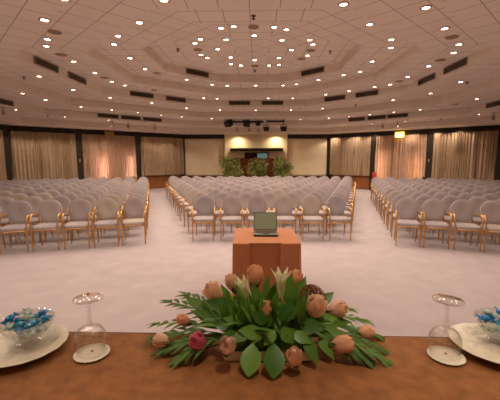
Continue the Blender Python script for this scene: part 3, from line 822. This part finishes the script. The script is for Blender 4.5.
# plates, candy bowls and candies
def plate_bowl(x, y, lbp, lbb, side_word, bx_, by_, seed, lim):
    t = thing('plate', lbp, 'plate', (x, y, HZ + .0005), R(10), 'cream china plates')
    sc = lambda a, r, z: 1 + (.006 * math.cos(16 * a) if r > .09 else 0)
    p = MB(); p.lathe([(0, .001), (.055, .001), (.058, .004), (.085, .011), (.1075, .0175), (.110, .0185), (.1095, .0200), (.106, .0195), (.088, .0145), (.066, .0075), (.060, .0055), (0, .0050)], 64, fn=sc); p.build('dish', M['china'], t)
    bz = HZ + .0065
    g = thing('candy_bowl', lbb, 'bowl', (bx_, by_, bz), 0, 'cut glass candy bowls')
    fl = lambda a, r, z: 1 + (.035 * math.cos(18 * a) if r > .02 else 0)
    p = MB(); p.lathe([(0, 0), (.030, 0), (.031, .003), (.013, .009), (.013, .013), (.034, .019), (.053, .036), (.0625, .057), (.066, .068), (.0655, .0695), (.064, .0690), (.059, .055), (.049, .037), (.031, .0235), (0, .021)], 72, fn=fl); p.build('bowl', M['cutglass'], g, angle=25)
    rng = random.Random(seed); n = 0
    spots = [(0, 0, .034), (.026, .004, .036), (-.026, .004, .036), (.006, .027, .036), (.002, -.028, .036), (.037, .022, .054), (-.037, .020, .054), (.036, -.020, .054), (-.038, -.018, .054), (0, .042, .056), (.004, -.040, .055), (.012, .012, .055), (-.014, -.008, .056), (.046, .006, .069), (-.047, -.002, .071), (.020, .036, .070), (-.018, .030, .072), (.028, -.028, .067), (.0, .002, .071)]
    for i, (cxx, cyy, cz) in enumerate(spots):
        pale = i in (11, 16, 18, 4, 8)
        c = thing('wrapped_candy', None, 'candy', (bx_ + cxx, by_ + cyy, bz + cz), rng.uniform(0, 6.28), 'wrapped candies in the %s bowl' % side_word)
        c.rotation_euler = (rng.uniform(-.35, .35), rng.uniform(-.3, .3), c.rotation_euler[2])
        c['label'] = '%s foil-wrapped candy in the cut glass bowl %s' % ('pale' if pale else 'shiny blue', lim)
        c['group'] = '%s candies in the %s bowl' % ('pale' if pale else 'blue', side_word)
        mm = M['candy2'] if pale else M['candy']
        p = MB(); ph = rng.uniform(0, 6)
        p.rings([[(xx, .0085 * q * math.cos(a) * (1 + .12 * math.sin(5 * a + ph + xx * 300)), .0075 * q * math.sin(a) * (1 + .12 * math.sin(4 * a + ph))) for a in [2*math.pi*k/14 for k in range(14)]] for xx, q in ((-.0125, .15), (-.0115, .6), (-.007, 1), (0, 1.08), (.007, 1), (.0115, .6), (.0125, .15))]); p.build('sweet', mm, c)
        for s in (-1, 1):
            p = MB(); p.rings([[(s * xx, q * (k / 6 - .5) * 2, .0022 * (1 if k % 2 else -1) * q / .011) for k in range(7)] for xx, q in ((.012, .0025), (.016, .0070), (.022, .0110))], False, False, False); p.build('twist', mm, c, smooth=False)
pl = on_z(22, 350, HZ)
plate_bowl(-.616, .866, 'cream china plate under the full candy bowl, beside the upturned wine glass', 'cut glass bowl of blue candies, whole in view on its plate', 'fully seen', -.617, .893, 5, 'that is whole in view')
plate_bowl(.665, .868, 'cream china plate cut off by the edge of view, beside an upturned glass', 'cut glass bowl of blue candies cut off by the edge of view', 'cut-off', .700, .895, 6, 'cut off by the edge of view')

# ------------------------------------------------------------------ flower arrangement
tb = on_z(268.5, 361.5, HZ)
FA = thing('flower_arrangement', 'low arrangement of peach roses, lilies and green leaves in an ivory trough on the table', 'flowers', (tb.x, tb.y + .04, HZ))
O = Vector(FA.location)
def at(px, py, Y, clear=.005):
    q = on_y(px, py, Y)
    if q.z < HZ + clear: q = on_z(px, py, HZ + clear)
    return q - O
p = MB()
hw_, hd_ = .122, .040
prof = [(0, .0005), (.94, .0005), (1.0, .027), (.965, .027), (.92, .006), (0, .006)]
rings = [[(x * hw_ * s if s else x * .001, y * hd_ * s if s else y * .001, z) for x, y in superell(1, 1, 40, .12)] for s, z in prof]
p.rings(rings, True, True, True); p.build('trough', M['trough'], FA, angle=30)
p = MB(); p.box((-.105, -.031, .006), (.105, .031, .022)); fo = p.build('foam', M['stem'], FA, smooth=False)

def stem_to(parent, a, c, r=.0022):
    p = MB(); mid = (a + c) / 2 + Vector((0, 0, .012)); p.tube([a, mid, c], r, 6); return p.build('stem', M['stem'], parent)
def rose(px, py, Y, size, axis, m, seed, open_=.35):
    size *= 1.14
    rng = random.Random(seed); c = at(px, py, Y, size * .45); ax = Vector(axis).normalized()
    rot = ax.to_track_quat('Z', 'Y').to_matrix().to_4x4(); Mt = Matrix.Translation(c) @ rot @ Matrix.Scale(size, 4) @ Matrix.Translation((0, 0, -.45))
    p = MB()
    for (np_, Rr, H, fl, ww, off) in ((3, .17, 1.05, -.07, 1.3, 0), (3, .25, 1.03, -.03, 1.05, .6), (4, .32, .97, .0 + open_ * .12, .9, .2), (5, .36, .88, .03 + open_ * .28, .8, .5)):
        for k in range(np_):
            th0 = 2 * math.pi * k / np_ + off + rng.uniform(-.15, .15); nu, nv = 8, 7; vs = []
            for i in range(nu + 1):
                u = -1 + 2 * i / nu
                for q in range(nv + 1):
                    v = q / nv; zz = H * v * (1 - .16 * u * u * v) * (1 - .05 * rng.random() * v)
                    r = Rr * math.sin(min(1, v * 1.35 + .12) * math.pi / 2) * (1 - .22 * max(0, v - .55)) + fl * max(0, v - .6) ** 1.3 * 1.6 + .018 * u
                    wv = ww * (.55 + .45 * math.sin(math.pi * min(1, v * .75 + .1)))
                    th = th0 + u * wv
                    vs.append(Mt @ Vector((r * math.cos(th), r * math.sin(th), zz)))
            p.add(vs, [(i*(nv+1)+q, (i+1)*(nv+1)+q, (i+1)*(nv+1)+q+1, i*(nv+1)+q+1) for i in range(nu) for q in range(nv)])
    q0 = len(p.v); p.lathe([(0, 0), (.13, .25), (.16, .75), (.09, 1.0), (0, 1.05)], 12); p.v[q0:] = [tuple(Mt @ Vector(v)) for v in p.v[q0:]]
    b = p.build('rose', M[m], FA, angle=80)
    cal = MB(); cal.lathe([(0, -.16), (.08, -.15), (.16, -.02), (.2, .06)], 10)
    for k in range(5):
        a = k * 1.257; leaf_geo(cal, (.14 * math.cos(a), .14 * math.sin(a), .02), (math.cos(a) * .5, math.sin(a) * .5, .6), (math.cos(a), math.sin(a), -.4), .42, .15, .3, .1, 4)
    cal.v = [tuple(Mt @ Vector(v)) for v in cal.v]; cal.build('calyx', M['stem'], b)
    base = Mt @ Vector((0, 0, -.12)); stem_to(b, Vector((max(-.1, min(.1, base.x * .4)), max(-.03, min(.03, base.y * .4)), .03)), base)
    return b
rose(215, 294, .97, .062, (-.5, -.1, .8), 'peach', 1)
rose(232.5, 283.5, 1.02, .050, (-.3, .1, .9), 'peach', 21, .1)
rose(255, 277.5, .98, .060, (0, -.05, 1), 'peach2', 2, .0)
rose(265.5, 311.5, .86, .047, (.02, -.12, 1), 'peach2', 3, .15)
rose(294.5, 281, 1.00, .055, (.2, -.1, .9), 'peach2', 4, .1)
rose(315, 309, .86, .062, (.25, -.2, .9), 'peach', 5, .4)
rose(335.5, 310.5, .94, .056, (.8, -.3, .55), 'peach', 6, .2)
rose(340, 344.5, .82, .054, (.9, -.2, .2), 'peach2', 7, .1)
rose(364, 333, .93, .045, (.9, 0, .3), 'peach2', 8, .0)
rose(295, 358.5, .765, .046, (-.15, -.35, .9), 'peach', 9, .25)
rose(227.5, 347.5, .775, .046, (.15, -.4, .9), 'blush', 10, .3)
rose(200, 342.5, .82, .048, (-.5, -.4, .7), 'pink', 11, .45)
rose(163, 341, .86, .043, (-.9, -.15, .35), 'peach', 12, .2)
rose(184.5, 320.5, .92, .038, (-.7, -.2, .5), 'peach2', 13, .1)

def lily(base, tip, Yb, Yt, size, opened, seed):
    rng = random.Random(seed); a = at(*base, Yb); c = at(*tip, Yt); ax = (c - a); Ln = ax.length; ax.normalize()
    rot = Matrix.Translation(a) @ ax.to_track_quat('Z', 'Y').to_matrix().to_4x4()
    p = MB()
    for k in range(6):
        th0 = 2 * math.pi * k / 6 + .3; nu, nv = 4, 10; vs = []; op = opened * (1 if k % 2 else .8)
        for i in range(nu + 1):
            u = -1 + 2 * i / nu
            for q in range(nv + 1):
                v = q / nv; r = .006 + Ln * (.08 * v + op * max(0, v - .3) ** 1.7)
                zz = Ln * (v - op * .35 * max(0, v - .6) ** 1.5)
                w = Ln * .125 * math.sin(math.pi * min(.98, v * .85 + .13)) ** .9
                rad = Vector((math.cos(th0), math.sin(th0), 0)); tan = Vector((-math.sin(th0), math.cos(th0), 0))
                vs.append(rot @ (rad * (r - abs(u) * w * .3) + tan * u * w + Vector((0, 0, zz))))
        p.add(vs, [(i*(nv+1)+q, (i+1)*(nv+1)+q, (i+1)*(nv+1)+q+1, i*(nv+1)+q+1) for i in range(nu) for q in range(nv)])
    b = p.build('lily', M['lily'], FA, angle=80); stem_to(b, Vector((a.x * .5, .0, .03)), a + ax * .004, .003)
    p = MB()
    for k in range(5):
        q = k * 1.257; p.tube([rot @ Vector((0, 0, Ln * .2)), rot @ Vector((.006 * math.cos(q), .006 * math.sin(q), Ln * .75))], .0008, 5)
    p.build('stamen', M['stem'], b)
lily((250.5, 303), (240.5, 277), .92, .91, 1, .20, 1)
lily((280.5, 298), (281.5, 268), .93, .93, 1, .38, 2)

# brown twig ball
c = at(311, 299.5, .93); rng = random.Random(5); p = MB()
for _ in range(34):
    n = Vector((rng.gauss(0, 1), rng.gauss(0, 1), rng.gauss(0, 1))).normalized(); u = n.orthogonal().normalized(); w = n.cross(u); r = .040 * rng.uniform(.85, 1.03); h = rng.uniform(-.012, .012)
    p.tube([c + n * h + (u * math.cos(a) + w * math.sin(a)) * r for a in [2*math.pi*k/22 for k in range(22)]], .0013, 5, closed=True)
p.build('twig_ball', M['twig'], FA); 

# broad leaves, each placed by base, tip and width
def leaf(b, t, wpx, Yb, Yt, up=(0, -.6, 1), bend=.12, m='leaf', pt=.5):
    a = at(*b, Yb); c = at(*t, Yt); p = MB(); d = c - a; u = Vector(up); u = (u - d.normalized() * u.dot(d.normalized())).normalized()
    d2 = d + u * d.length * bend
    leaf_geo(p, a, d2, u, d2.length * 1.02, wpx * .92 / F, bend, .14, 9, 0, pt); return p.build('leaf', M[m], FA, angle=80)
LV = [((240,334),(217,341),15,.82,.80),((249,330),(232,343),17,.82,.795),((258,326),(252,345),17,.825,.80),((268,322),(250,312),18,.84,.83),((275,330),(264,346),16,.82,.80),((283,328),(294,344),17,.82,.80),((292,332),(312,344),16,.82,.80),((236,328),(214,326),15,.83,.82),((300,326),(326,328),16,.83,.82),((262,334),(238,330),14,.82,.81),((278,318),(300,306),18,.845,.84),
 ((253,343),(248.5,377),19,.80,.765),((274,343),(273,379),20,.80,.765),
 ((262,322),(240,305),20,.86,.84),((262,322),(262,343),20,.85,.82),((250,325),(222,318),18,.86,.83),((246,320),(215,306),22,.88,.88),((240,312),(205,300),22,.92,.94),
 ((238,318),(196,326),16,.9,.88),((225,325),(190,310),15,.93,.97),((232,308),(221,284),14,.96,1.0),
 ((246,306),(236,274),12,.95,.98),((262,305),(252,284),13,.94,.96),((266,304),(268,273),12,.97,1.0),((270,304),(276,282),14,.95,.96),((286,304),(292,272),13,.96,.98),((294,306),(306,276),16,.95,.97),((298,308),(318,289),14,.96,.99),
 ((300,316),(285,296),15,.88,.87),((292,322),(272,300),16,.88,.86),((296,316),(300,340),22,.86,.83),((292,312),(318,331),21,.87,.84),((306,322),(338,318),18,.88,.89),((308,326),(344,334),18,.87,.85),((316,328),(340,350),15,.85,.82),((316,322),(352,322),14,.90,.93),
 ((304,334),(318,366),14,.82,.775),((322,330),(358,350),15,.86,.83),((280,316),(283,338),19,.85,.82),((276,312),(262,300),14,.9,.9),((228,322),(196,312),15,.92,.94),((222,335),(186,346),12,.87,.84),
 ((318,306),(334,292),13,.98,1.0),((240,300),(246,286),12,.98,1.0),((304,300),(312,284),12,.99,1.0),((256,318),(252,298),14,.9,.92),((214,316),(184,296),14,.98,1.02),((272,326),(264,308),14,.87,.86),
 ((246,312),(226,296),18,.93,.95),((300,312),(322,300),16,.93,.94),((318,334),(334,360),13,.84,.80),((222,328),(206,316),18,.91,.93),((330,318),(348,306),12,.95,.97)]
rng = random.Random(8)
for b, t, w, yb, yt in LV: leaf(b, t, w if t[1] > 370 else w * rng.uniform(.72, 1.0), yb, yt, (rng.uniform(-.35, .35), -.8, rng.uniform(.5, 1.0)), rng.uniform(.05, .2), 'leaf', .52 if t[1] > 370 else .42)
# filler foliage low in the trough
p = MB(); rng = random.Random(9)
for _ in range(170):
    a = rng.uniform(0, 6.283); e = rng.uniform(.1, 1.2); bpos = Vector((rng.uniform(-.11, .11), rng.uniform(-.01, .035), rng.uniform(.045, .07)))
    if math.sin(a) < -.2: e = rng.uniform(.6, 1.2)
    d = Vector((math.cos(a) * math.cos(e) * 1.5, math.sin(a) * math.cos(e) * .7, math.sin(e) * .9 + .05)); ln = rng.uniform(.05, .12)
    leaf_geo(p, bpos, d, (0, 0, 1) if e < .8 else (math.cos(a), math.sin(a), .2), ln, rng.uniform(.014, .03), .3, .15, 6)
p.build('foliage', M['leaf'], FA, angle=80)

p = MB(); rng = random.Random(19)
for _ in range(150):
    b_ = Vector((rng.uniform(-.105, .105), rng.uniform(-.03, .03), .022)); leaf_geo(p, b_, (rng.uniform(-.5, .5), rng.uniform(-.6, .2), 1), (0, -1, .2), rng.uniform(.03, .06), rng.uniform(.012, .022), .4, .2, 4)
p.build('foliage', M['leaf'], FA, angle=80)
# feathery palm fronds at both ends
def frond(b, t, Yb, Yt, n=8, ln=.07, w=.008, arch=.03, seed=0, m='leaf2'):
    rng = random.Random(seed); a = at(*b, Yb); c = at(*t, Yt); p = MB(); sp = []
    for i in range(9):
        v = i / 8; sp.append(a.lerp(c, v) + Vector((0, 0, arch * math.sin(math.pi * v))))
    p.tube(sp, [.0018 * (1 - .7 * i / 8) for i in range(9)], 5); d = (c - a).normalized(); s = d.cross(Vector((0, 0, 1))).normalized()
    for i in range(n):
        v = .25 + .75 * i / (n - 1); k = min(7.99, v * 8); q = sp[int(k)].lerp(sp[int(k) + 1], k - int(k))
        for sg in (-1, 1):
            dd = d * 1.0 + s * sg * rng.uniform(.35, .65) + Vector((0, 0, rng.uniform(-.05, .15)))
            leaf_geo(p, q, dd, (0, -.2, 1), ln * rng.uniform(.8, 1.1) * (1.1 - .45 * v), w, .28, .3, 5)
    dd = d; leaf_geo(p, sp[-1], dd, (0, 0, 1), ln * .8, w, .2, .3, 5)
    return p.build('palm_frond', M[m], FA, angle=80)
FR = [((228,326),(172,303),.92,1.02),((226,330),(160,324),.90,.98),((224,334),(160,336),.88,.90),((222,338),(170,348),.86,.85),((226,322),(190,297),.96,1.05),((224,336),(184,356),.84,.81),
      ((318,330),(378,348),.87,.86),((320,334),(384,360),.86,.84),((322,338),(366,360),.84,.81),((318,322),(360,320),.94,.99),((320,326),(372,334),.91,.93),((316,316),(346,310),.98,1.03)]
for i, (b, t, yb, yt) in enumerate(FR): frond(b, t, yb, yt, 6, .080, .013, .012, i)
# curly thin twigs hanging low on the unlit-exit-sign end
p = MB()
for (b, t) in (((215,340),(166,352)),((212,344),(176,366)),((215,336),(150,344))):
    a, c = at(*b, .86), at(*t, .84); p.tube([a, a.lerp(c, .4) + Vector((0, 0, .012)), a.lerp(c, .75), c], [.0016, .0014, .001, .0006], 5)
p.build('twig', M['twig'], FA)

# ------------------------------------------------------------------ world, camera
w = bpy.data.worlds.new('world'); S.world = w; w.use_nodes = True
w.node_tree.nodes['Background'].inputs[0].default_value = (0, 0, 0, 1)
cam = bpy.data.cameras.new('camera'); cam.sensor_width = 36; cam.lens = 36 * F / 500; cam.clip_start = .02; cam.clip_end = 100
co = bpy.data.objects.new('camera', cam); link(co); co.location = CAM; co.rotation_euler = (R(90) - PITCH, 0, 0)
S.camera = co
S.view_settings.view_transform = 'Standard'; S.view_settings.look = 'None'; S.view_settings.gamma = 1; S.view_settings.use_curve_mapping = False
S.view_settings.exposure = 0.28
S.cycles.max_bounces = 8; S.cycles.diffuse_bounces = 5; S.cycles.transmission_bounces = 8; S.cycles.transparent_max_bounces = 8
S.cycles.caustics_reflective = False; S.cycles.caustics_refractive = False; S.cycles.sample_clamp_indirect = 6
